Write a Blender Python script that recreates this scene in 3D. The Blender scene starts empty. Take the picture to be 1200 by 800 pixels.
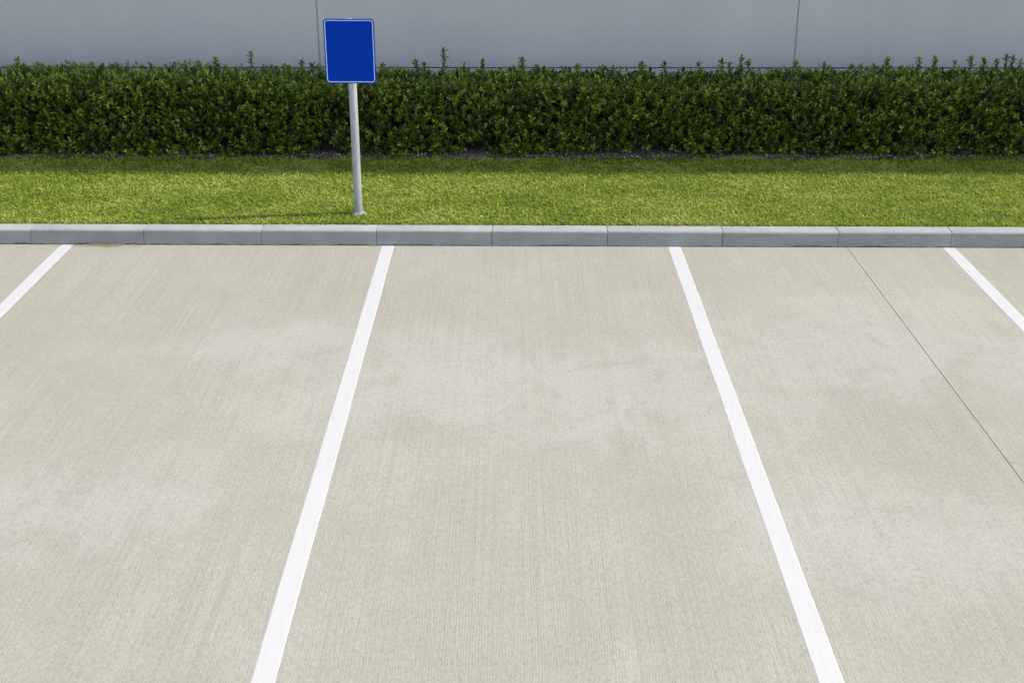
import bpy, bmesh, math, random
import numpy as np
from mathutils import Vector, Matrix

random.seed(7)
rng = np.random.default_rng(11)
scene = bpy.context.scene
COL = scene.collection
R = math.radians

# ------------------------------------------------------------------ helpers
def link(o, parent=None):
    COL.objects.link(o)
    if parent is not None:
        o.parent = parent
    return o

def tag(o, label=None, cat=None, group=None, kind=None):
    if label: o['label'] = label
    if cat: o['category'] = cat
    if group: o['group'] = group
    if kind: o['kind'] = kind
    return o

def empty(name, loc=(0, 0, 0)):
    o = bpy.data.objects.new(name, None)
    o.empty_display_size = 0.2
    o.location = loc
    return link(o)

def mesh_obj(name, bm, mats, parent=None, smooth=False):
    me = bpy.data.meshes.new(name)
    bmesh.ops.recalc_face_normals(bm, faces=bm.faces)
    bm.to_mesh(me); bm.free()
    for m in (mats if isinstance(mats, (list, tuple)) else [mats]):
        me.materials.append(m)
    if smooth:
        for p in me.polygons: p.use_smooth = True
    o = bpy.data.objects.new(name, me)
    return link(o, parent)

def add_box(bm, x0, x1, y0, y1, z0, z1, mi=0):
    v = [bm.verts.new(p) for p in ((x0,y0,z0),(x1,y0,z0),(x1,y1,z0),(x0,y1,z0),
                                   (x0,y0,z1),(x1,y0,z1),(x1,y1,z1),(x0,y1,z1))]
    for f in ((0,3,2,1),(4,5,6,7),(0,1,5,4),(1,2,6,5),(2,3,7,6),(3,0,4,7)):
        fc = bm.faces.new([v[i] for i in f]); fc.material_index = mi
    return v

def np_mesh(name, verts, tris, mats, parent=None, tint=None, smooth=True):
    me = bpy.data.meshes.new(name)
    nv, nf = len(verts), len(tris)
    me.vertices.add(nv); me.vertices.foreach_set('co', verts.astype(np.float32).ravel())
    me.loops.add(nf*3); me.loops.foreach_set('vertex_index', tris.astype(np.int32).ravel())
    me.polygons.add(nf)
    me.polygons.foreach_set('loop_start', np.arange(0, nf*3, 3, dtype=np.int32))
    me.polygons.foreach_set('loop_total', np.full(nf, 3, dtype=np.int32))
    me.update(calc_edges=True)
    if smooth:
        me.polygons.foreach_set('use_smooth', np.ones(nf, dtype=bool))
    if tint is not None:
        for i, nm in enumerate(('tint', 'tint2')):
            if i < tint.shape[1]:
                a = me.attributes.new(nm, 'FLOAT', 'POINT')
                a.data.foreach_set('value', tint[:, i].astype(np.float32).ravel())
    me.materials.append(mats)
    o = bpy.data.objects.new(name, me)
    return link(o, parent)

_grid = rng.random((64, 64, 16))
def vnoise(x, y, z=0.0):
    x = np.asarray(x, float); y = np.asarray(y, float); z = np.asarray(z, float) + np.zeros_like(x)
    xi, yi, zi = np.floor(x).astype(int), np.floor(y).astype(int), np.floor(z).astype(int)
    fx, fy, fz = x-xi, y-yi, z-zi
    fx, fy, fz = (f*f*(3-2*f) for f in (fx, fy, fz))
    out = 0
    for dx in (0, 1):
        for dy in (0, 1):
            for dz in (0, 1):
                w = (fx if dx else 1-fx)*(fy if dy else 1-fy)*(fz if dz else 1-fz)
                out = out + w*_grid[(xi+dx) % 64, (yi+dy) % 64, (zi+dz) % 16]
    return out

# ------------------------------------------------------------------ materials
class MT:
    """Small wrapper for building node materials."""
    def __init__(self, name):
        self.m = bpy.data.materials.new(name); self.m.use_nodes = True
        self.nt = self.m.node_tree; self.n = self.nt.nodes; self.l = self.nt.links
        self.b = self.n['Principled BSDF']; self.out = self.n['Material Output']
    def new(self, t, **kw):
        nd = self.n.new(t)
        for k, v in kw.items(): setattr(nd, k, v)
        return nd
    def coord(self, scale=(1,1,1), rot=(0,0,0), loc=(0,0,0)):
        g = self.new('ShaderNodeNewGeometry'); mp = self.new('ShaderNodeMapping')
        self.l.new(g.outputs['Position'], mp.inputs['Vector'])
        mp.inputs['Scale'].default_value = scale; mp.inputs['Rotation'].default_value = rot
        mp.inputs['Location'].default_value = loc
        return mp.outputs['Vector']
    def noise(self, vec, scale=1, detail=4, rough=.55, dist=0):
        nd = self.new('ShaderNodeTexNoise')
        nd.inputs['Scale'].default_value = scale; nd.inputs['Detail'].default_value = detail
        nd.inputs['Roughness'].default_value = rough; nd.inputs['Distortion'].default_value = dist
        self.l.new(vec, nd.inputs['Vector']); return nd.outputs['Fac']
    def ramp(self, fac, stops):
        nd = self.new('ShaderNodeValToRGB'); e = nd.color_ramp.elements
        while len(e) < len(stops): e.new(.5)
        for el, (p, c) in zip(e, stops):
            el.position = p
            el.color = (c, c, c, 1) if not hasattr(c, '__len__') else (*c, 1)
        self.l.new(fac, nd.inputs['Fac']); return nd.outputs['Color']
    def mix(self, a, b, fac, blend='MIX'):
        nd = self.new('ShaderNodeMix', data_type='RGBA', blend_type=blend)
        for s, v in ((nd.inputs['Factor'], fac), (nd.inputs['A'], a), (nd.inputs['B'], b)):
            if hasattr(v, 'is_output'): self.l.new(v, s)
            elif hasattr(v, '__len__'): s.default_value = (*v, 1)
            else: s.default_value = v
        return nd.outputs['Result']
    def math(self, op, a, b=None):
        nd = self.new('ShaderNodeMath', operation=op)
        for i, v in enumerate((a, b)):
            if v is None: continue
            if hasattr(v, 'is_output'): self.l.new(v, nd.inputs[i])
            else: nd.inputs[i].default_value = v
        return nd.outputs[0]
    def base(self, c):
        if hasattr(c, 'is_output'): self.l.new(c, self.b.inputs['Base Color'])
        else: self.b.inputs['Base Color'].default_value = (*c, 1)
    def set(self, rough=.8, spec=.3, metal=0):
        self.b.inputs['Roughness'].default_value = rough
        self.b.inputs['Specular IOR Level'].default_value = spec
        self.b.inputs['Metallic'].default_value = metal
    def bump(self, h, strength=.3, dist=.01):
        nd = self.new('ShaderNodeBump'); nd.inputs['Strength'].default_value = strength
        nd.inputs['Distance'].default_value = dist
        self.l.new(h, nd.inputs['Height']); self.l.new(nd.outputs['Normal'], self.b.inputs['Normal'])

PALE = ((-1.66, 9.05, 1.1, .8), (-.45, 8.4, 1.7, 1.3), (.75, 8.2, 1.9, 1.3), (2.7, 9.0, 1.7, 1.2), (4.4, 8.9, 1.5, 1.2),
        (2.1, 6.3, 1.2, .9), (-2.7, 6.6, 1.2, .9), (-4.2, 7.6, 1.1, 1.1))
def mat_concrete():
    t = MT('broomed_concrete')
    wob = t.noise(t.coord((1.5, .8, 1)), 1, 2, .5)
    broom = t.noise(t.coord((88, .40, 1), rot=(0, 0, R(.3))), 1, 1, .5)
    broom2 = t.noise(t.coord((22, .2, 1), rot=(0, 0, R(-.2))), 1, 2, .6)
    pits = t.noise(t.coord((105, 30, 1)), 1, 2, .6)
    speck = t.noise(t.coord((1, .7, 1)), 150, 2, .6)
    grain = t.noise(t.coord((1, .6, 1)), 34, 4, .7)
    blot = t.noise(t.coord((.9, .45, 1)), 1, 6, .6, .3)
    pale = t.noise(t.coord((.85, .75, 1), loc=(4.3, 2.1, 0)), 1, 4, .55, .5)
    cloud = t.noise(t.coord((4.2, 2.4, 1), loc=(9, 1, 0)), 1, 5, .65)
    c = t.mix((.307, .290, .246), (.336, .321, .275), t.ramp(blot, [(.34, 0), (.66, 1)]))
    c = t.mix(c, (.392, .382, .345), t.math('MULTIPLY', t.ramp(pale, [(.54, 0), (.76, 1)]), .4))
    c = t.mix(c, t.ramp(cloud, [(.25, .955), (.75, 1.04)]), 1, 'MULTIPLY')
    c = t.mix(c, t.ramp(broom, [(.28, .90), (.48, 1.0), (.70, 1.035)]), t.ramp(cloud, [(.3, .45), (.65, 1)]), 'MULTIPLY')
    wv = t.new('ShaderNodeTexWave', wave_type='BANDS', bands_direction='X', wave_profile='SIN')
    wv.inputs['Scale'].default_value = 21; wv.inputs['Distortion'].default_value = 5.0
    wv.inputs['Detail'].default_value = 2; wv.inputs['Detail Scale'].default_value = 2.6
    t.l.new(t.coord((1, .12, 1)), wv.inputs['Vector'])
    comb = wv.outputs['Fac']
    combm = t.noise(t.coord((5, 1.4, 1), loc=(2, 8, 0)), 1, 4, .65)
    c = t.mix(c, t.ramp(comb, [(.0, .90), (.45, 1.0), (1, 1.05)]), t.ramp(combm, [(.34, .12), (.62, 1)]), 'MULTIPLY')
    mott = t.noise(t.coord((1, .6, 1), loc=(3, 3, 0)), 75, 3, .65)
    c = t.mix(c, t.ramp(mott, [(.28, .88), (.72, 1.10)]), 1, 'MULTIPLY')
    # pale worn patches where laitance has been scrubbed off: (x, y, half width, half length)
    brk = t.noise(t.coord((2.4, 1.9, 1), loc=(1, 5, 0)), 1, 7, .72, .8)
    tot = None
    for (px_, py_, hx, hy) in PALE:
        mp = t.new('ShaderNodeMapping'); g = t.new('ShaderNodeNewGeometry')
        t.l.new(g.outputs['Position'], mp.inputs['Vector'])
        mp.inputs['Scale'].default_value = (1/hx, 1/hy, 0)
        mp.inputs['Location'].default_value = (-px_/hx, -py_/hy, 0)
        ln = t.new('ShaderNodeVectorMath', operation='LENGTH'); t.l.new(mp.outputs['Vector'], ln.inputs[0])
        k = t.math('MAXIMUM', t.math('SUBTRACT', 1.0, ln.outputs['Value']), 0.0)
        tot = k if tot is None else t.math('MAXIMUM', tot, k)
    pm = t.math('MULTIPLY', tot, t.ramp(brk, [(.38, 0), (.66, 1.5)]))
    c = t.mix(c, (.385, .379, .356), t.ramp(pm, [(.0, 0), (.55, .36)]))
    c = t.mix(c, t.ramp(broom2, [(.3, .985), (.7, 1.012)]), 1, 'MULTIPLY')
    c = t.mix(c, t.ramp(grain, [(.25, .90), (.75, 1.08)]), 1, 'MULTIPLY')
    c = t.mix(c, t.ramp(pits, [(.24, .55), (.37, .97), (.8, 1.06)]), .9, 'MULTIPLY')
    c = t.mix(c, t.ramp(speck, [(.26, .74), (.42, .98), (.8, 1.10)]), 1, 'MULTIPLY')
    t.base(c); t.set(.9, .2)
    h = t.math('ADD', comb, t.math('MULTIPLY', pits, .7))
    t.bump(h, .14, .0025)
    return t.m

def mat_simple(name, c, rough=.8, spec=.3, metal=0, var=.1, scale=20):
    t = MT(name)
    n = t.noise(t.coord(), scale, 4, .6)
    t.base(t.mix(c, t.ramp(n, [(.3, 1-var), (.7, 1+var)]), 1, 'MULTIPLY'))
    t.set(rough, spec, metal); t.bump(n, .15, .003)
    return t.m

def mat_paint():
    t = MT('white_line_paint')
    br = t.noise(t.coord((70, 3, 1)), 1, 3, .6)
    sp = t.noise(t.coord(), 60, 4, .65)
    wear = t.noise(t.coord((3, 1, 1)), 2, 5, .65)
    c = t.mix((.485, .482, .480), t.ramp(br, [(.3, .95), (.6, 1.0)]), 1, 'MULTIPLY')
    w = t.math('MULTIPLY', t.ramp(sp, [(.58, 0), (.70, 1)]), t.ramp(wear, [(.50, 0), (.66, .45)]))
    c = t.mix(c, (.40, .39, .36), w)
    t.base(c); t.set(.7, .3); t.bump(br, .2, .004)
    return t.m

def mat_kerb():
    t = MT('kerb_concrete')
    a = t.noise(t.coord((2, 2, 6)), 1.5, 5, .6)
    s = t.noise(t.coord(), 90, 3, .6)
    c = t.mix((.295, .295, .29), (.36, .36, .35), t.ramp(a, [(.3, 0), (.7, 1)]))
    c = t.mix(c, t.ramp(s, [(.25, .9), (.75, 1.06)]), 1, 'MULTIPLY')
    # splash-back dirt clinging to the foot of the kerb, uneven along its length
    g = t.new('ShaderNodeNewGeometry'); sp = t.new('ShaderNodeSeparateXYZ')
    t.l.new(g.outputs['Position'], sp.inputs[0])
    e = t.noise(t.coord((3.2, 1, 1)), 1, 6, .7)
    lim = t.math('MULTIPLY', t.math('SUBTRACT', e, .40), .11)
    d = t.math('MULTIPLY', t.math('SUBTRACT', lim, sp.outputs['Z']), 110)
    d = t.ramp(d, [(0, 0), (1, .75)])
    c = t.mix(c, (.10, .10, .095), d)
    st = t.noise(t.coord((7, 1, 1.2)), 1, 5, .6)
    c = t.mix(c, t.ramp(st, [(.3, .93), (.7, 1.04)]), 1, 'MULTIPLY')
    t.base(c); t.set(.85, .25); t.bump(s, .2, .002)
    return t.m

def mat_wall():
    t = MT('painted_wall')
    a = t.noise(t.coord((.5, 1, .9)), 1, 4, .55)
    s = t.noise(t.coord(), 30, 4, .6)
    r = t.noise(t.coord((1.8, 1, .35)), 1, 5, .6)
    c = t.mix((.57, .565, .555), (.61, .60, .585), t.ramp(a, [(.3, 0), (.7, 1)]))
    c = t.mix(c, t.ramp(s, [(.3, .97), (.7, 1.03)]), 1, 'MULTIPLY')
    c = t.mix(c, t.ramp(r, [(.3, .965), (.7, 1.03)]), 1, 'MULTIPLY')
    t.base(c); t.set(.75, .3); t.bump(s, .12, .003)
    return t.m

def mat_leaf(name, dark, mid, light, trans, rough=.42, spec=.45, tfac=.25, dry=None):
    t = MT(name)
    at = t.new('ShaderNodeAttribute', attribute_name='tint')
    at2 = t.new('ShaderNodeAttribute', attribute_name='tint2')
    c = t.ramp(at.outputs['Fac'], [(0, dark), (.5, mid), (1, light)])
    if dry is not None:
        c = t.mix(c, dry, at2.outputs['Fac'])
    t.base(c); t.set(rough, spec)
    tr = t.new('ShaderNodeBsdfTranslucent')
    t.l.new(t.mix(c, trans, .5, 'MIX'), tr.inputs['Color'])
    mx = t.new('ShaderNodeMixShader'); mx.inputs['Fac'].default_value = tfac
    t.l.new(t.b.outputs[0], mx.inputs[1]); t.l.new(tr.outputs[0], mx.inputs[2])
    t.l.new(mx.outputs[0], t.out.inputs['Surface'])
    return t.m

M_CONC = mat_concrete()
M_JOINT = mat_simple('joint_dark', (.17, .16, .14), .95, .1)
M_PAINT = mat_paint()
M_KERB = mat_kerb()
M_WALL = mat_wall()
M_SEAL = mat_simple('joint_sealant', (.36, .365, .37), .7, .3, 0, .04)
M_REVEAL = mat_simple('reveal_shadow_strip', (.16, .17, .18), .8, .2)
M_SOIL = mat_simple('lawn_thatch', (.085, .095, .035), .95, .1, 0, .35, 40)
M_BED = mat_simple('bed_mulch', (.19, .168, .14), .95, .1, 0, .45, 45)
M_GROUND = mat_simple('far_ground', (.20, .20, .17), .95, .1, 0, .2, 3)
M_GRASS = mat_leaf('grass_blade', (.135, .205, .016), (.285, .37, .036), (.46, .50, .11),
                   (.42, .50, .03), .55, .3, .34, dry=(.36, .31, .15))
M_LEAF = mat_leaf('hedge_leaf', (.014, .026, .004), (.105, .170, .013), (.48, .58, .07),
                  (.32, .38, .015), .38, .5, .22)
M_STEM = mat_simple('hedge_stem', (.12, .095, .07), .9, .2, 0, .3, 60)
M_CHIP = mat_leaf('litter_chip', (.08, .065, .05), (.18, .155, .13), (.50, .46, .41), (.2, .18, .15), .8, .2, .05)
M_STRAW = mat_simple('dry_straw', (.36, .27, .15), .9, .1, 0, .3, 80)
M_STEEL = None

def mat_steel():
    t = MT('galvanised_steel')
    v = t.new('ShaderNodeTexVoronoi'); v.inputs['Scale'].default_value = 45
    t.l.new(t.coord((1, 1, .5)), v.inputs['Vector'])
    n = t.noise(t.coord((6, 6, 1.2)), 4, 5, .6)
    c = t.mix((.33, .34, .35), (.45, .46, .465), t.ramp(n, [(.3, 0), (.7, 1)]))
    c = t.mix(c, t.ramp(v.outputs['Color'], [(.1, .93), (.9, 1.05)]), 1, 'MULTIPLY')
    t.base(c); t.set(.55, .5, .25)
    return t.m
M_STEEL = mat_steel()
M_BLUE = mat_simple('sign_blue', (.0, .042, .41), .6, .05, 0, .0, 3)
M_SIGNWHITE = mat_simple('sign_white', (.60, .68, .82), .45, .35, 0, .03, 10)
M_ALU = mat_simple('sign_back_aluminium', (.55, .56, .57), .4, .5, .6, .04, 10)

# ------------------------------------------------------------------ layout
KS = -0.0091                                    # kerb runs very slightly off square to the bays
def ky(x): return 11.520 + KS*x                 # front foot of the kerb
LAWN_Z = 0.140
WY = 16.0                                       # wall face
WH = 20.4                                       # wall height

# far ground, parking lot
bm = bmesh.new()
v = [bm.verts.new(p) for p in ((-900,-900,-.06),(900,-900,-.06),(900,900,-.06),(-900,900,-.06))]
bm.faces.new(v)
tag(mesh_obj('ground', bm, M_GROUND), kind='structure')

bm = bmesh.new()                                # concrete slabs with a sawn joint between each two
joints = [3.178 + 12.2*k for k in range(-5, 5)]
xs = [(-60.0, 0, 0)]
cols = [-60.0]
for j in joints:
    cols += [j-.0026, j-.0012, j+.0012, j+.0026]
cols += [62.0]
zs = [0.0]
for j in joints: zs += [0, -.006, -.006, 0]
zs += [0.0]
rows = [-40.0, 0.0]
va = []
for x, z in zip(cols, zs):
    va.append([bm.verts.new((x, -40.0, z)), bm.verts.new((x, ky(x)-.007, z)), bm.verts.new((x, ky(x)-.007, -.03))])
for i in range(len(cols)-1):
    for k in range(2):
        f = bm.faces.new((va[i][k], va[i+1][k], va[i+1][k+1], va[i][k+1]))
        if (i % 4) in (1, 2, 3): f.material_index = 1
lot = mesh_obj('parking_lot', bm, [M_CONC, M_JOINT])
for p in lot.data.polygons:                     # keep upper faces looking up
    pass
tag(lot, kind='structure')

# painted bay lines
def bay_line(cx, label):
    bm = bmesh.new()
    n = 260
    ya, yb = -6.0, ky(cx) - .012
    L, Rr = [], []
    for i in range(n+1):
        y = ya + (yb-ya)*i/n
        wob = .0013*math.sin(y*3.1+cx) + random.uniform(-.0011, .0011)
        wob2 = .0012*math.sin(y*2.3+cx*2) + random.uniform(-.0011, .0011)
        L.append((cx-.056+wob, y)); Rr.append((cx+.056+wob2, y))
    top = [(bm.verts.new((a[0], a[1], .0022)), bm.verts.new((b[0], b[1], .0022))) for a, b in zip(L, Rr)]
    bot = [(bm.verts.new((a[0]-.005, a[1], .0004)), bm.verts.new((b[0]+.005, b[1], .0004))) for a, b in zip(L, Rr)]
    for i in range(n):
        bm.faces.new((top[i][0], top[i][1], top[i+1][1], top[i+1][0]))
        bm.faces.new((bot[i][0], top[i][0], top[i+1][0], bot[i+1][0]))
        bm.faces.new((top[i][1], bot[i][1], bot[i+1][1], top[i+1][1]))
    o = mesh_obj('parking_line', bm, M_PAINT)
    tag(o, label, 'parking line', 'white lines between the parking bays')
    return o
bay_line(-4.300, 'short white parking line cut off by the left edge of the photo')
bay_line(-1.213, 'long white parking line starting at the kerb just right of the sign post')
bay_line(1.530, 'long white parking line slanting right, between the middle bay and the thin slab joint')
bay_line(4.145, 'short white parking line beyond the thin slab joint, cut off by the right edge')

# ------------------------------------------------------------------ kerb
kerb = empty('kerb', (0, ky(0), 0))
kerb.rotation_euler = (0, 0, math.atan(KS))
tag(kerb, kind='structure')
def kerb_profile(ins=0.0):
    p = [(0.0+ins, -.05)]
    p.append((0.000+ins, 0.0)); p.append((.010+ins, .105))
    cx, cz, r = .036, .124, .026
    for k in range(7):
        a = math.pi - (math.pi/2)*k/6
        p.append((cx + (r-ins)*math.cos(a), cz + (r-ins)*math.sin(a)))
    p += [(.10, .1515-ins), (.165, .152-ins), (.178, .150-ins), (.182-ins, .144), (.182-ins, -.05)]
    return p
jx = [-4.650, -3.560, -2.430, -1.322, -.217, .888, 1.989, 3.090, 4.165]
full = list(jx)
while full[0] > -16: full.insert(0, full[0]-1.105)
while full[-1] < 16: full.append(full[-1]+1.10)
for a, b in zip(full[:-1], full[1:]):
    bm = bmesh.new()
    tz = random.uniform(-.0011, .0011); ty = random.uniform(-.0015, .0015)
    rings = []
    a2, b2 = a+.0016, b-.0016
    for x, ins in ((a2, .0035), (a2+.002, .001), (a2+.008, 0), ((a+b)/2, 0), (b2-.008, 0), (b2-.002, .001), (b2, .0035)):
        rings.append([bm.verts.new((x, y+ty, z+tz)) for y, z in kerb_profile(ins)])
    for r0, r1 in zip(rings[:-1], rings[1:]):
        for i in range(len(r0)-1):
            bm.faces.new((r0[i], r0[i+1], r1[i+1], r1[i]))
    bm.faces.new(rings[0]); bm.faces.new(rings[-1][::-1])
    o = mesh_obj('kerb_section', bm, M_KERB, kerb, smooth=True)
    o.data.set_sharp_from_angle(angle=R(45))

# ------------------------------------------------------------------ lawn, planting bed
LX = 9.5
bm = bmesh.new()
nx, ny = 120, 14
g = []
BEDY = 14.20
for i in range(nx+1):
    x = -LX*2 + LX*4*i/nx
    row = []
    for j in range(ny+1):
        y0 = ky(x)+.183; y = y0 + (BEDY+.03-y0)*j/ny
        z = LAWN_Z - .012 + .012*float(vnoise(x*1.3, y*1.3))
        if j == 0: z = LAWN_Z - .02
        row.append(bm.verts.new((x, y, z)))
    g.append(row)
for i in range(nx):
    for j in range(ny):
        bm.faces.new((g[i][j], g[i+1][j], g[i+1][j+1], g[i][j+1]))
lawn = mesh_obj('lawn', bm, M_SOIL, smooth=True)
tag(lawn, kind='structure')

bm = bmesh.new()
nx, ny = 160, 14
g = []
for i in range(nx+1):
    x = -LX*2 + LX*4*i/nx
    row = []
    for j in range(ny+1):
        y = BEDY - .01 + (WY-BEDY+.008)*j/ny
        z = .125 + .03*float(vnoise(x*5, y*5)) + .02*float(vnoise(x*1.1+7, y*1.1))
        if j == 0: z -= .03
        row.append(bm.verts.new((x, y, z)))
    g.append(row)
for i in range(nx):
    for j in range(ny):
        bm.faces.new((g[i][j], g[i+1][j], g[i+1][j+1], g[i][j+1]))
tag(mesh_obj('planting_bed', bm, M_BED, smooth=True), kind='structure')

def rand_rot_frames(d, roll):
    """Orthonormal frames (d, side, up) for direction array d and roll array."""
    ref = np.where(np.abs(d[:, 2:3]) < .93, np.array([[0, 0, 1.]]), np.array([[1., 0, 0]]))
    s = np.cross(ref, d); s /= np.linalg.norm(s, axis=1, keepdims=True)
    u = np.cross(d, s)
    c, n = np.cos(roll)[:, None], np.sin(roll)[:, None]
    return d, c*s + n*u, -n*s + c*u

def leaves(base, d, roll, length, width, fold, curl):
    """5-vertex folded, curled leaves. Returns verts (n*5,3), tris (n*4,3)."""
    d, s, u = rand_rot_frames(d, roll)
    L = length[:, None]; W = width[:, None]; F = fold[:, None]; C = curl[:, None]
    p0 = base
    mid = base + d*L*.5 - u*L*C*.25
    pl = base + d*L*.55 + s*W*.5 + u*W*F - u*L*C*.25
    pr = base + d*L*.55 - s*W*.5 + u*W*F - u*L*C*.25
    tip = base + d*L - u*L*C
    V = np.stack([p0, pl, mid, pr, tip], 1).reshape(-1, 3)
    n = len(base); o = (np.arange(n)*5)[:, None, None]
    T = np.array([[0, 1, 2], [0, 2, 3], [1, 4, 2], [2, 4, 3]])[None] + o
    return V, T.reshape(-1, 3)

def unit(a): return a/np.linalg.norm(a, axis=1, keepdims=True)

# grass: single blades, more upright and greener along the kerb edge
N = 310000
gx = rng.uniform(-9.4, 9.4, N)
gt = rng.random(N)
gy = ky(gx) + .186 + (BEDY + .09 - ky(gx) - .186)*gt
rag = BEDY - .05 + .13*vnoise(gx*2.3, 0*gx+2) + .07*vnoise(gx*9, 0*gx+5) - .03
keep = gy < rag
gx, gy, gt = gx[keep], gy[keep], gt[keep]; N = len(gx)
edge = np.clip(1 - (gy-ky(gx)-.186)/.16, 0, 1)
n1 = vnoise(gx*1.2, gy*1.6); n2 = vnoise(gx*5+3, gy*6, 2); n3 = vnoise(gx*17, gy*17, 5)
az = rng.uniform(0, 2*math.pi, N)
lean = np.clip(rng.normal(1.1, .3, N) - .3*edge, .1, 1.5)
d = np.stack([np.cos(az)*np.sin(lean), np.sin(az)*np.sin(lean), np.cos(lean)], 1)
ln = (.030 + .028*rng.random(N)**1.5 + .012*n3) * (1+.15*edge) * (1 + .25*(gy > BEDY - .1))
wd = .0062 + .0045*rng.random(N)
base = np.stack([gx, gy, np.full(N, LAWN_Z-.006) + .010*n2], 1)
V, T = leaves(base, d, rng.uniform(-.9, .9, N), ln, wd, rng.uniform(0, .35, N), rng.uniform(0, .35, N))
tint = np.clip(.46 + .5*(n1-.5) + .45*(n2-.5) + rng.normal(0, .20, N) - .06*edge, 0, 1)
dry = np.clip((rng.random(N) < .07 + .16*(n1 > .55)*n2)*rng.uniform(.35, 1, N)*(1-.8*edge), 0, 1)
tt = np.repeat(np.stack([tint, dry], 1), 5, axis=0)
grass = np_mesh('grass', V, T, M_GRASS, tint=tt)
tag(grass, 'mown green lawn of coarse grass between the kerb and the hedge', 'grass', kind='stuff')

# pale leaf litter and stone chips under the hedge
N = 30000
lx = rng.uniform(-9.4, 9.4, N); ly = rng.uniform(BEDY-.03, 15.9, N)
q = rng.random(N) < .35
ly[q] = rng.uniform(BEDY-.04, BEDY+.12, q.sum())
k = vnoise(lx*2.2, ly*3, 4) + rng.random(N)*.35 > np.where(ly < BEDY+.2, .60, .42)
lx, ly = lx[k], ly[k]; N = len(lx)
az = rng.uniform(0, 2*math.pi, N); el = rng.uniform(-.2, .5, N)
d = np.stack([np.cos(az)*np.cos(el), np.sin(az)*np.cos(el), np.sin(el)], 1)
V, T = leaves(np.stack([lx, ly, .155+.02*rng.random(N)], 1), d, rng.uniform(-.6, .6, N),
              rng.uniform(.02, .05, N), rng.uniform(.012, .026, N), rng.uniform(0, .4, N), rng.uniform(-.2, .4, N))
tt = np.repeat(rng.random((N, 1))**np.where(ly < BEDY+.2, 1., .6)[:, None]*np.where(ly < BEDY+.16, .8, 1.0)[:, None], 5, axis=0)
o = np_mesh('leaf_litter', V, T, M_CHIP, tint=tt)
tag(o, 'pale dry leaf litter and chips on the bed under the hedge', 'leaf litter', kind='stuff')

# ------------------------------------------------------------------ hedge
hedge = empty('hedge', (0, 14.8, .14))
tag(hedge, 'long dark green clipped hedge in front of the grey wall', 'hedge')
HX = 9.4
def bulge(x, z): return .10*(vnoise(x*1.5, z*1.6, 1)-.5) + .09*(vnoise(x*4.5+9, z*4.5, 3)-.5)
def topz(x, y): return .942 + .07*(vnoise(x*.5+3, y*.4)-.5) + .07*(vnoise(x*3.2, y*3.2, 6)-.5) + .08*(vnoise(x*9, y*9, 2)-.5) + .022*(np.abs(x-.6) > 2.6)
def botz(x): return .095 + .55*np.clip(vnoise(x*2.3+5, 0.0*x, 8)-.52, 0, 1) + .09*(vnoise(x*7, 0*x+3, 9)-.5)

P, D, K = [], [], []           # cluster positions, axis directions, tip factor (colour darkens inward like shade)
# front
n = 16000
x = rng.uniform(-HX, HX, n); z = rng.uniform(.12, .99, n)
dep = rng.random(n)**1.6*.24
y = 14.32 + bulge(x, z) + dep - .05*np.clip((.3-z)/.15, 0, 1)
ok = (z > botz(x) - .03) & (z < topz(x, y))
x, y, z, dep = x[ok], y[ok], z[ok], dep[ok]; n = len(x)
P.append(np.stack([x, y, z], 1))
D.append(unit(np.stack([rng.normal(0, .45, n), -rng.uniform(.25, 1.0, n), rng.uniform(.25, 1.3, n) - .5*(z < .3)], 1)))
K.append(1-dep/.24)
# top
n = 10300
x = rng.uniform(-HX, HX, n); y = rng.uniform(14.42, 15.28, n)
dep = rng.random(n)**1.8*.2
z = topz(x, y) - dep - .05*np.clip((14.52-y)/.1, 0, 1)
P.append(np.stack([x, y, z], 1))
D.append(unit(np.stack([rng.normal(0, .3, n), rng.normal(-.15, .3, n), rng.uniform(.6, 1.2, n)], 1)))
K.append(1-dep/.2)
# inner and rear
n = 11000
x = rng.uniform(-HX, HX, n); z = rng.uniform(.2, .92, n); y = rng.uniform(14.62, 15.3, n)
ok = z > botz(x) + .02
x, y, z = x[ok], y[ok], z[ok]; n = len(x)
P.append(np.stack([x, y, z], 1))
D.append(unit(np.stack([rng.normal(0, .6, n), rng.normal(0, .6, n), rng.uniform(-.2, 1, n)], 1)))
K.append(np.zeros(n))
P = np.concatenate(P); D = np.concatenate(D); K = np.concatenate(K)
SZ_ = np.concatenate([np.ones(len(P)-n), np.full(n, 1.9)])      # big old leaves fill the inside, coloured dark to imitate shade

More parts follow.
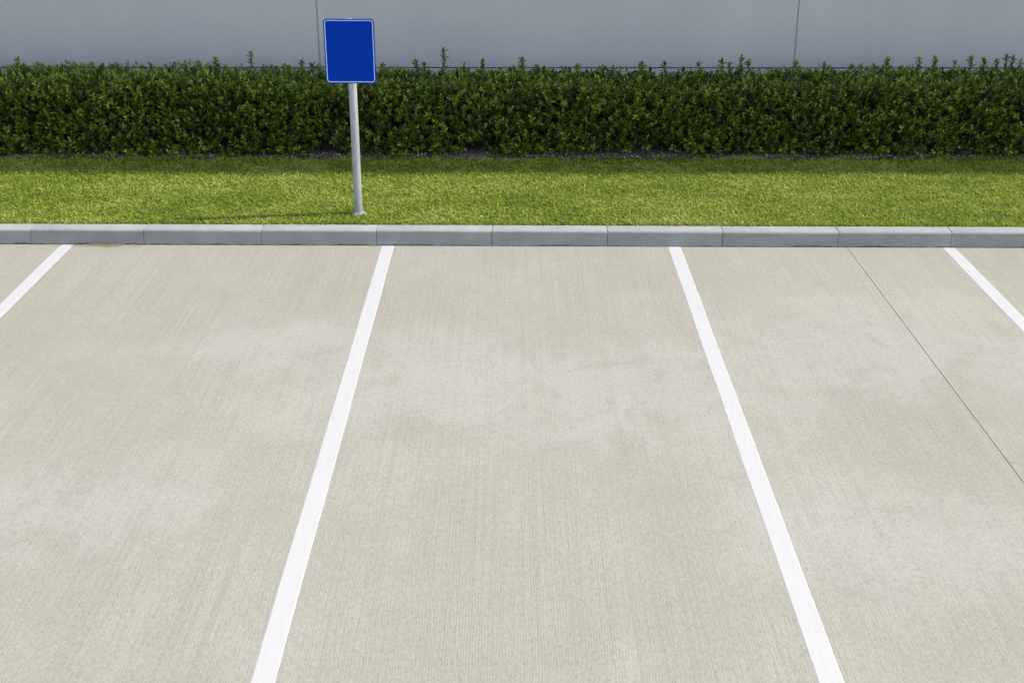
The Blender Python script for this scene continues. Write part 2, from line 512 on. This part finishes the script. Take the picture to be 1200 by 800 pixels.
def rosettes(P, D, K, per=8, size=1.0, axis_len=.075):
    n = len(P)
    plump = rng.uniform(.78, 1.25, n)*size
    idx = np.repeat(np.arange(n), per)
    k = np.tile(np.arange(per), n)/(per-1)                 # 0 low on the shoot, 1 at its tip
    d, s, u = rand_rot_frames(D, rng.uniform(0, 6.28, n))
    ph = np.tile(np.arange(per)*2.399, n) + rng.normal(0, .25, n*per)
    open_ = (1.15 - .85*k) + rng.normal(0, .14, n*per)     # lower leaves spread, tip leaves upright
    rad = np.cos(ph)[:, None]*s[idx] + np.sin(ph)[:, None]*u[idx]
    dl = unit(d[idx]*np.cos(open_)[:, None] + rad*np.sin(open_)[:, None])
    pl = plump[idx]
    b = P[idx] + d[idx]*((k-.6)*axis_len*pl)[:, None]
    ln = (.050 - .012*k**2)*pl*rng.uniform(.8, 1.2, n*per)
    wd = ln*rng.uniform(.36, .48, n*per)
    # orient the leaf blade so its upper side faces the shoot tip
    ref = np.cross(rad, d[idx])
    dd = dl; sd = unit(ref - dd*np.sum(ref*dd, 1, keepdims=True)); ud = np.cross(sd, dd)
    flip = np.sign(np.sum(ud*d[idx], 1)); flip[flip == 0] = 1
    ud = ud*flip[:, None]
    L, W = ln[:, None], wd[:, None]
    C = rng.uniform(-.05, .28, n*per)[:, None]; F = rng.uniform(.05, .35, n*per)[:, None]
    mid = b + dd*L*.5 - ud*L*C*.25
    V = np.stack([b, b + dd*L*.6 + sd*W*.5 + ud*W*F - ud*L*C*.25, mid,
                  b + dd*L*.6 - sd*W*.5 + ud*W*F - ud*L*C*.25, b + dd*L - ud*L*C], 1).reshape(-1, 3)
    m = n*per
    T = (np.array([[0, 1, 2], [0, 2, 3], [1, 4, 2], [2, 4, 3]])[None] + (np.arange(m)*5)[:, None, None]).reshape(-1, 3)
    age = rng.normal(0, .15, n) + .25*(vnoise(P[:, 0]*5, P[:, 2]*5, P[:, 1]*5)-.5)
    tint = np.clip(.08 + age[idx]*(.35+.65*K[idx]) + .36*k*K[idx] + .24*K[idx]**1.5 + rng.normal(0, .13, m)*(.3+.7*K[idx]), 0, 1)  # tip leaves lighter; colour darkens with depth, painting in the hedge's inner shade
    return V, T, np.repeat(tint[:, None], 5, axis=0)

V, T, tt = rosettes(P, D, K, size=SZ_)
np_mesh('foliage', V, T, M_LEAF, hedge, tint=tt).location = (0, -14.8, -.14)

def tube(bm, pts, rads, seg=7):
    rings = []
    for i, p in enumerate(pts):
        p = Vector(p)
        t = (Vector(pts[min(i+1, len(pts)-1)]) - Vector(pts[max(i-1, 0)])).normalized()
        a = t.cross(Vector((1, 0, 0.01))).normalized(); b = t.cross(a)
        rings.append([bm.verts.new(p + (a*math.cos(6.2832*k/seg) + b*math.sin(6.2832*k/seg))*rads[i]) for k in range(seg)])
    for r0, r1 in zip(rings[:-1], rings[1:]):
        for k in range(seg):
            bm.faces.new((r0[k], r0[(k+1) % seg], r1[(k+1) % seg], r1[k]))
    bm.faces.new(rings[-1]); bm.faces.new(rings[0][::-1])

# woody stems, one forked stem per plant
x = -9.1
while x < 9.1:
    bm = bmesh.new()
    y = 14.78 + random.uniform(-.12, .1)
    for q in range(random.choice((3, 4, 5))):
        a = random.uniform(0, 6.28); s = random.uniform(.10, .26)
        p0 = (x + .03*math.cos(a), y + .03*math.sin(a), .10)
        p1 = (x + s*.4*math.cos(a), y + s*.4*math.sin(a), .32)
        p2 = (x + s*math.cos(a), y + s*math.sin(a), .58)
        p3 = (x + s*1.25*math.cos(a+.3), y + s*1.1*math.sin(a+.3), .84)
        tube(bm, [p0, p1, p2, p3], [.016, .012, .008, .003])
    mesh_obj('stem', bm, M_STEM, hedge, smooth=True).location = (0, -14.8, -.14)
    x += random.uniform(.33, .47)

# taller shoots standing out of the clipped top: (x, y, tip height)
def px2w(px, py, D):
    f, th, cz = 1482., R(22.97), 3.89
    dep = th - math.atan((400-py)/f)
    z = cz - D*math.tan(dep)
    zz = D*math.cos(th) + (cz-z)*math.sin(th)
    return ((px-603)/f*zz, D, z)
shoots = [px2w(*p) for p in (
    (20, 67, 14.9), (43, 73, 14.8), (72, 75, 15.0), (119, 75, 14.8), (217, 75, 14.9), (252, 68, 14.9), (293, 61, 15.0),
    (353, 70, 14.8), (366, 74, 15.0), (448, 73, 14.9), (487, 70, 14.9), (497, 73, 15.0), (520, 57, 15.0), (566, 70, 14.8), (612, 67, 14.9),
    (629, 76, 14.8), (677, 74, 14.9), (706, 76, 15.), (752, 73, 14.9), (779, 73, 15.), (819, 72, 14.9), (846, 69, 15.), (869, 65, 15.), (877, 70, 14.9), (855, 73, 14.8),
    (933, 72, 15.), (966, 74, 14.9), (998, 74, 14.9), (1040, 67, 15.), (1024, 74, 14.8), (1077, 67, 14.9), (1096, 65, 15.), (1119, 70, 14.9), (1138, 66, 14.9),
    (1153, 68, 15.), (1168, 69, 14.8), (1180, 64, 15.), (1187, 66, 14.9), (1196, 70, 14.9))]
shoots += [(random.uniform(-8, -6.4), 14.9, random.uniform(1.04, 1.14)) for _ in range(5)]
shoots += [(random.uniform(6.6, 8), 14.9, random.uniform(1.04, 1.14)) for _ in range(6)]
for (x, y, z) in shoots:
    z0 = .90; z = z - .012
    lx_ = random.uniform(-.02, .02)
    nseg = max(3, int((z - .03 - z0)/.024))
    pp = np.array([[x - lx_*(1-t), y, z0 + (z-.03-z0)*t] for t in np.linspace(0, 1, nseg)])
    per = 5
    Pn = pp; Dn = np.tile(np.array([[lx_*2, -.05, 1.]]), (nseg, 1))
    Vs, Ts, ts = rosettes(Pn, unit(Dn + rng.normal(0, .06, Dn.shape)), np.ones(nseg)*.9, per=per, size=1.25, axis_len=.02)
    V2, T2, t2 = rosettes(pp[-1:], unit(Dn[-1:]), np.ones(1), per=7, size=1.15, axis_len=.03)
    V_ = np.concatenate([Vs, V2]); T_ = np.concatenate([Ts, T2+len(Vs)]); t_ = np.concatenate([ts, t2])
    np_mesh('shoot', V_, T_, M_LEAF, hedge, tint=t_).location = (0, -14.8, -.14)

# ------------------------------------------------------------------ building
bld = empty('building', (0, WY, 0))
tag(bld, 'plain pale grey building wall of large panels rising behind the hedge', 'building')
PJ = [-2.450 - 5.958*3, -2.450 - 5.958*2, -2.450 - 5.958, -2.450, 3.508]
while PJ[-1] < 52: PJ.append(PJ[-1] + 5.958)
BASEZ = .842
def slab(x0, x1, z0, z1, y0, y1, bev=.006):
    bm = bmesh.new(); add_box(bm, x0, x1, y0, y1, z0, z1)
    es = [e for e in bm.edges if all(abs(v.co.y-y0) < 1e-6 for v in e.verts)]
    bmesh.ops.bevel(bm, geom=es, offset=bev, segments=2, affect='EDGES', profile=.5)
    return bm
for a, b in zip(PJ[:-1], PJ[1:]):
    mesh_obj('wall_panel', slab(a+.009, b-.009, BASEZ+.007, WH, 0, .3), M_WALL, bld)
    mesh_obj('base_panel', slab(a+.009, b-.009, -.05, BASEZ-.007, .004, .3), M_WALL, bld)
bm = bmesh.new()
for j in PJ: add_box(bm, j-.02, j+.02, .005, .05, -.05, WH-.01)
mesh_obj('joint_sealant', bm, M_SEAL, bld)
bm = bmesh.new(); add_box(bm, PJ[0], PJ[-1], .022, .06, BASEZ-.02, BASEZ+.02)
mesh_obj('base_reveal', bm, M_REVEAL, bld)
bm = bmesh.new(); add_box(bm, PJ[0], PJ[-1], .31, 28, -.05, WH-.35)
mesh_obj('body', bm, M_WALL, bld)
bm = bmesh.new(); add_box(bm, PJ[0]-.01, PJ[-1]+.01, -.0, .33, WH+.002, WH+.06)
mesh_obj('parapet_cap', bm, M_ALU, bld)

# ------------------------------------------------------------------ sign
SX, SY = -1.552, 12.10
sign = empty('road_sign', (SX, SY, LAWN_Z))
sign.rotation_euler = (0, R(.05), 0)
tag(sign, 'blank blue sign with white border on a grey metal post in the grass', 'sign')
bm = bmesh.new()                                   # round galvanised post
seg, r = 28, .040
H0, H1 = -.12, 1.904
prof = [(r, H0), (r, H1-.012), (r-.003, H1-.004), (r-.010, H1)]
rings = [[bm.verts.new((rr*math.cos(6.28318*k/seg), rr*math.sin(6.28318*k/seg), zz)) for k in range(seg)] for rr, zz in prof]
for r0, r1 in zip(rings[:-1], rings[1:]):
    for k in range(seg): bm.faces.new((r0[k], r0[(k+1) % seg], r1[(k+1) % seg], r1[k]))
bm.faces.new(rings[-1])
o = mesh_obj('post', bm, M_STEEL, sign, smooth=True); o.data.set_sharp_from_angle(angle=R(50))

def rrect(w, h, rad, n=8):
    pts = []
    for cx, cz, a0 in ((w/2-rad, h/2-rad, 0), (-w/2+rad, h/2-rad, 90), (-w/2+rad, -h/2+rad, 180), (w/2-rad, -h/2+rad, 270)):
        for k in range(n+1):
            a = R(a0 + 90*k/n); pts.append((cx + rad*math.cos(a), cz + rad*math.sin(a)))
    return pts
SW, SH = .478, .602
SZ = 1.610                                         # centre of panel above lawn level
panel = bmesh.new()
def plate(bm, w, h, rad, y0, y1):
    f = [bm.verts.new((x, y0, z)) for x, z in rrect(w, h, rad)]
    b = [bm.verts.new((x, y1, z)) for x, z in rrect(w, h, rad)]
    bm.faces.new(f); bm.faces.new(b[::-1])
    for k in range(len(f)): bm.faces.new((f[k], f[(k+1) % len(f)], b[(k+1) % len(f)], b[k]))
plate(panel, SW, SH, .036, -.0025, .0)
po = mesh_obj('sign_panel', panel, M_BLUE, sign); po.location = (-.004, -.048, SZ)
bm = bmesh.new()                                   # thin raised white border ring
o_ = rrect(SW-.022, SH-.022, .028); i_ = rrect(SW-.037, SH-.037, .0205)
vo = [bm.verts.new((x, -.0036, z)) for x, z in o_]; vi = [bm.verts.new((x, -.0036, z)) for x, z in i_]
vo2 = [bm.verts.new((x, -.0024, z)) for x, z in o_]; vi2 = [bm.verts.new((x, -.0024, z)) for x, z in i_]
n = len(vo)
for k in range(n):
    j = (k+1) % n
    bm.faces.new((vo[k], vo[j], vi[j], vi[k])); bm.faces.new((vo[k], vo2[k], vo2[j], vo[j])); bm.faces.new((vi[k], vi[j], vi2[j], vi2[k]))
mesh_obj('border', bm, M_SIGNWHITE, po)
bm = bmesh.new(); plate(bm, SW-.004, SH-.004, .034, .0008, .0022)
mesh_obj('backing', bm, M_ALU, po)
for dz in (-.2, .2):
    bm = bmesh.new(); add_box(bm, -.03, .03, .0025, .010, dz-.02, dz+.02)
    mesh_obj('bracket', bm, M_STEEL, po)
bm = bmesh.new()                                   # crumbled concrete round the foot
seg = 26
c = bm.verts.new((0, 0, .016))
r1 = []; r2 = []
for k in range(seg):
    a = 6.28318*k/seg; q = random.uniform(.8, 1.2)
    r1.append(bm.verts.new((.055*math.cos(a), .055*math.sin(a), .020 + random.uniform(-.005, .007))))
    r2.append(bm.verts.new((.098*q*math.cos(a), .085*q*math.sin(a), -.015)))
for k in range(seg):
    j = (k+1) % seg
    bm.faces.new((c, r1[k], r1[j])); bm.faces.new((r1[k], r2[k], r2[j], r1[j]))
mesh_obj('footing', bm, M_KERB, sign)

# ------------------------------------------------------------------ dry straw swept against the kerb
bm = bmesh.new()
for k in range(48):
    x = random.gauss(-3.95, .16); y = ky(x) - abs(random.gauss(.02, .022)) - .006
    a = random.gauss(0, .35); L = random.uniform(.05, .17)
    z = .004 + random.uniform(0, .008)
    p0 = Vector((x, y, z)); p1 = Vector((x + L*math.cos(a), min(y + L*math.sin(a), ky(x)-.003), z + random.uniform(0, .006)))
    m = (p0+p1)/2 + Vector((0, random.uniform(-.012, .004), random.uniform(0, .008)))
    tube(bm, [p0, m, p1], [.0012, .0016, .0007], seg=5)
o = mesh_obj('dry_straw', bm, M_STRAW)
tag(o, 'small drift of dry brown straw swept against the kerb foot', 'dry straw', kind='stuff')

# ------------------------------------------------------------------ light
sd = Vector((.925, .121, 1.0)).normalized()        # towards the sun
elev = math.asin(sd.z); azim = math.atan2(sd.x, sd.y)
sl = bpy.data.lights.new('sun', 'SUN'); sl.energy = 3.5; sl.angle = R(.5); sl.color = (1.0, .955, .88)
so = bpy.data.objects.new('sun', sl); link(so)
so.rotation_euler = sd.to_track_quat('Z', 'Y').to_euler(); so.location = (20, 5, 25)
w = bpy.data.worlds.new('World'); scene.world = w; w.use_nodes = True
nt = w.node_tree; bg = nt.nodes['Background']
sky = nt.nodes.new('ShaderNodeTexSky'); sky.sky_type = 'NISHITA'; sky.sun_disc = False
sky.sun_elevation = elev; sky.sun_rotation = azim
sky.air_density = 1.0; sky.dust_density = 1.5; sky.ozone_density = 1.0
hs = nt.nodes.new('ShaderNodeHueSaturation'); hs.inputs['Saturation'].default_value = .72   # thin summer haze
nt.links.new(sky.outputs[0], hs.inputs['Color']); nt.links.new(hs.outputs[0], bg.inputs['Color']); bg.inputs['Strength'].default_value = .15

# ------------------------------------------------------------------ camera
cam = bpy.data.cameras.new('camera'); cam.sensor_fit = 'HORIZONTAL'; cam.sensor_width = 36
cam.lens = 1482/1200*36; cam.clip_end = 3000
co = bpy.data.objects.new('camera', cam); link(co)
co.location = (0, 0, 3.89); co.rotation_euler = (R(90-22.97), 0, .0020)
scene.camera = co
vs = scene.view_settings
vs.view_transform = 'Standard'; vs.look = 'None'; vs.gamma = 1; vs.exposure = 0.65; vs.use_curve_mapping = False
scene.render.resolution_x, scene.render.resolution_y = 1024, 682
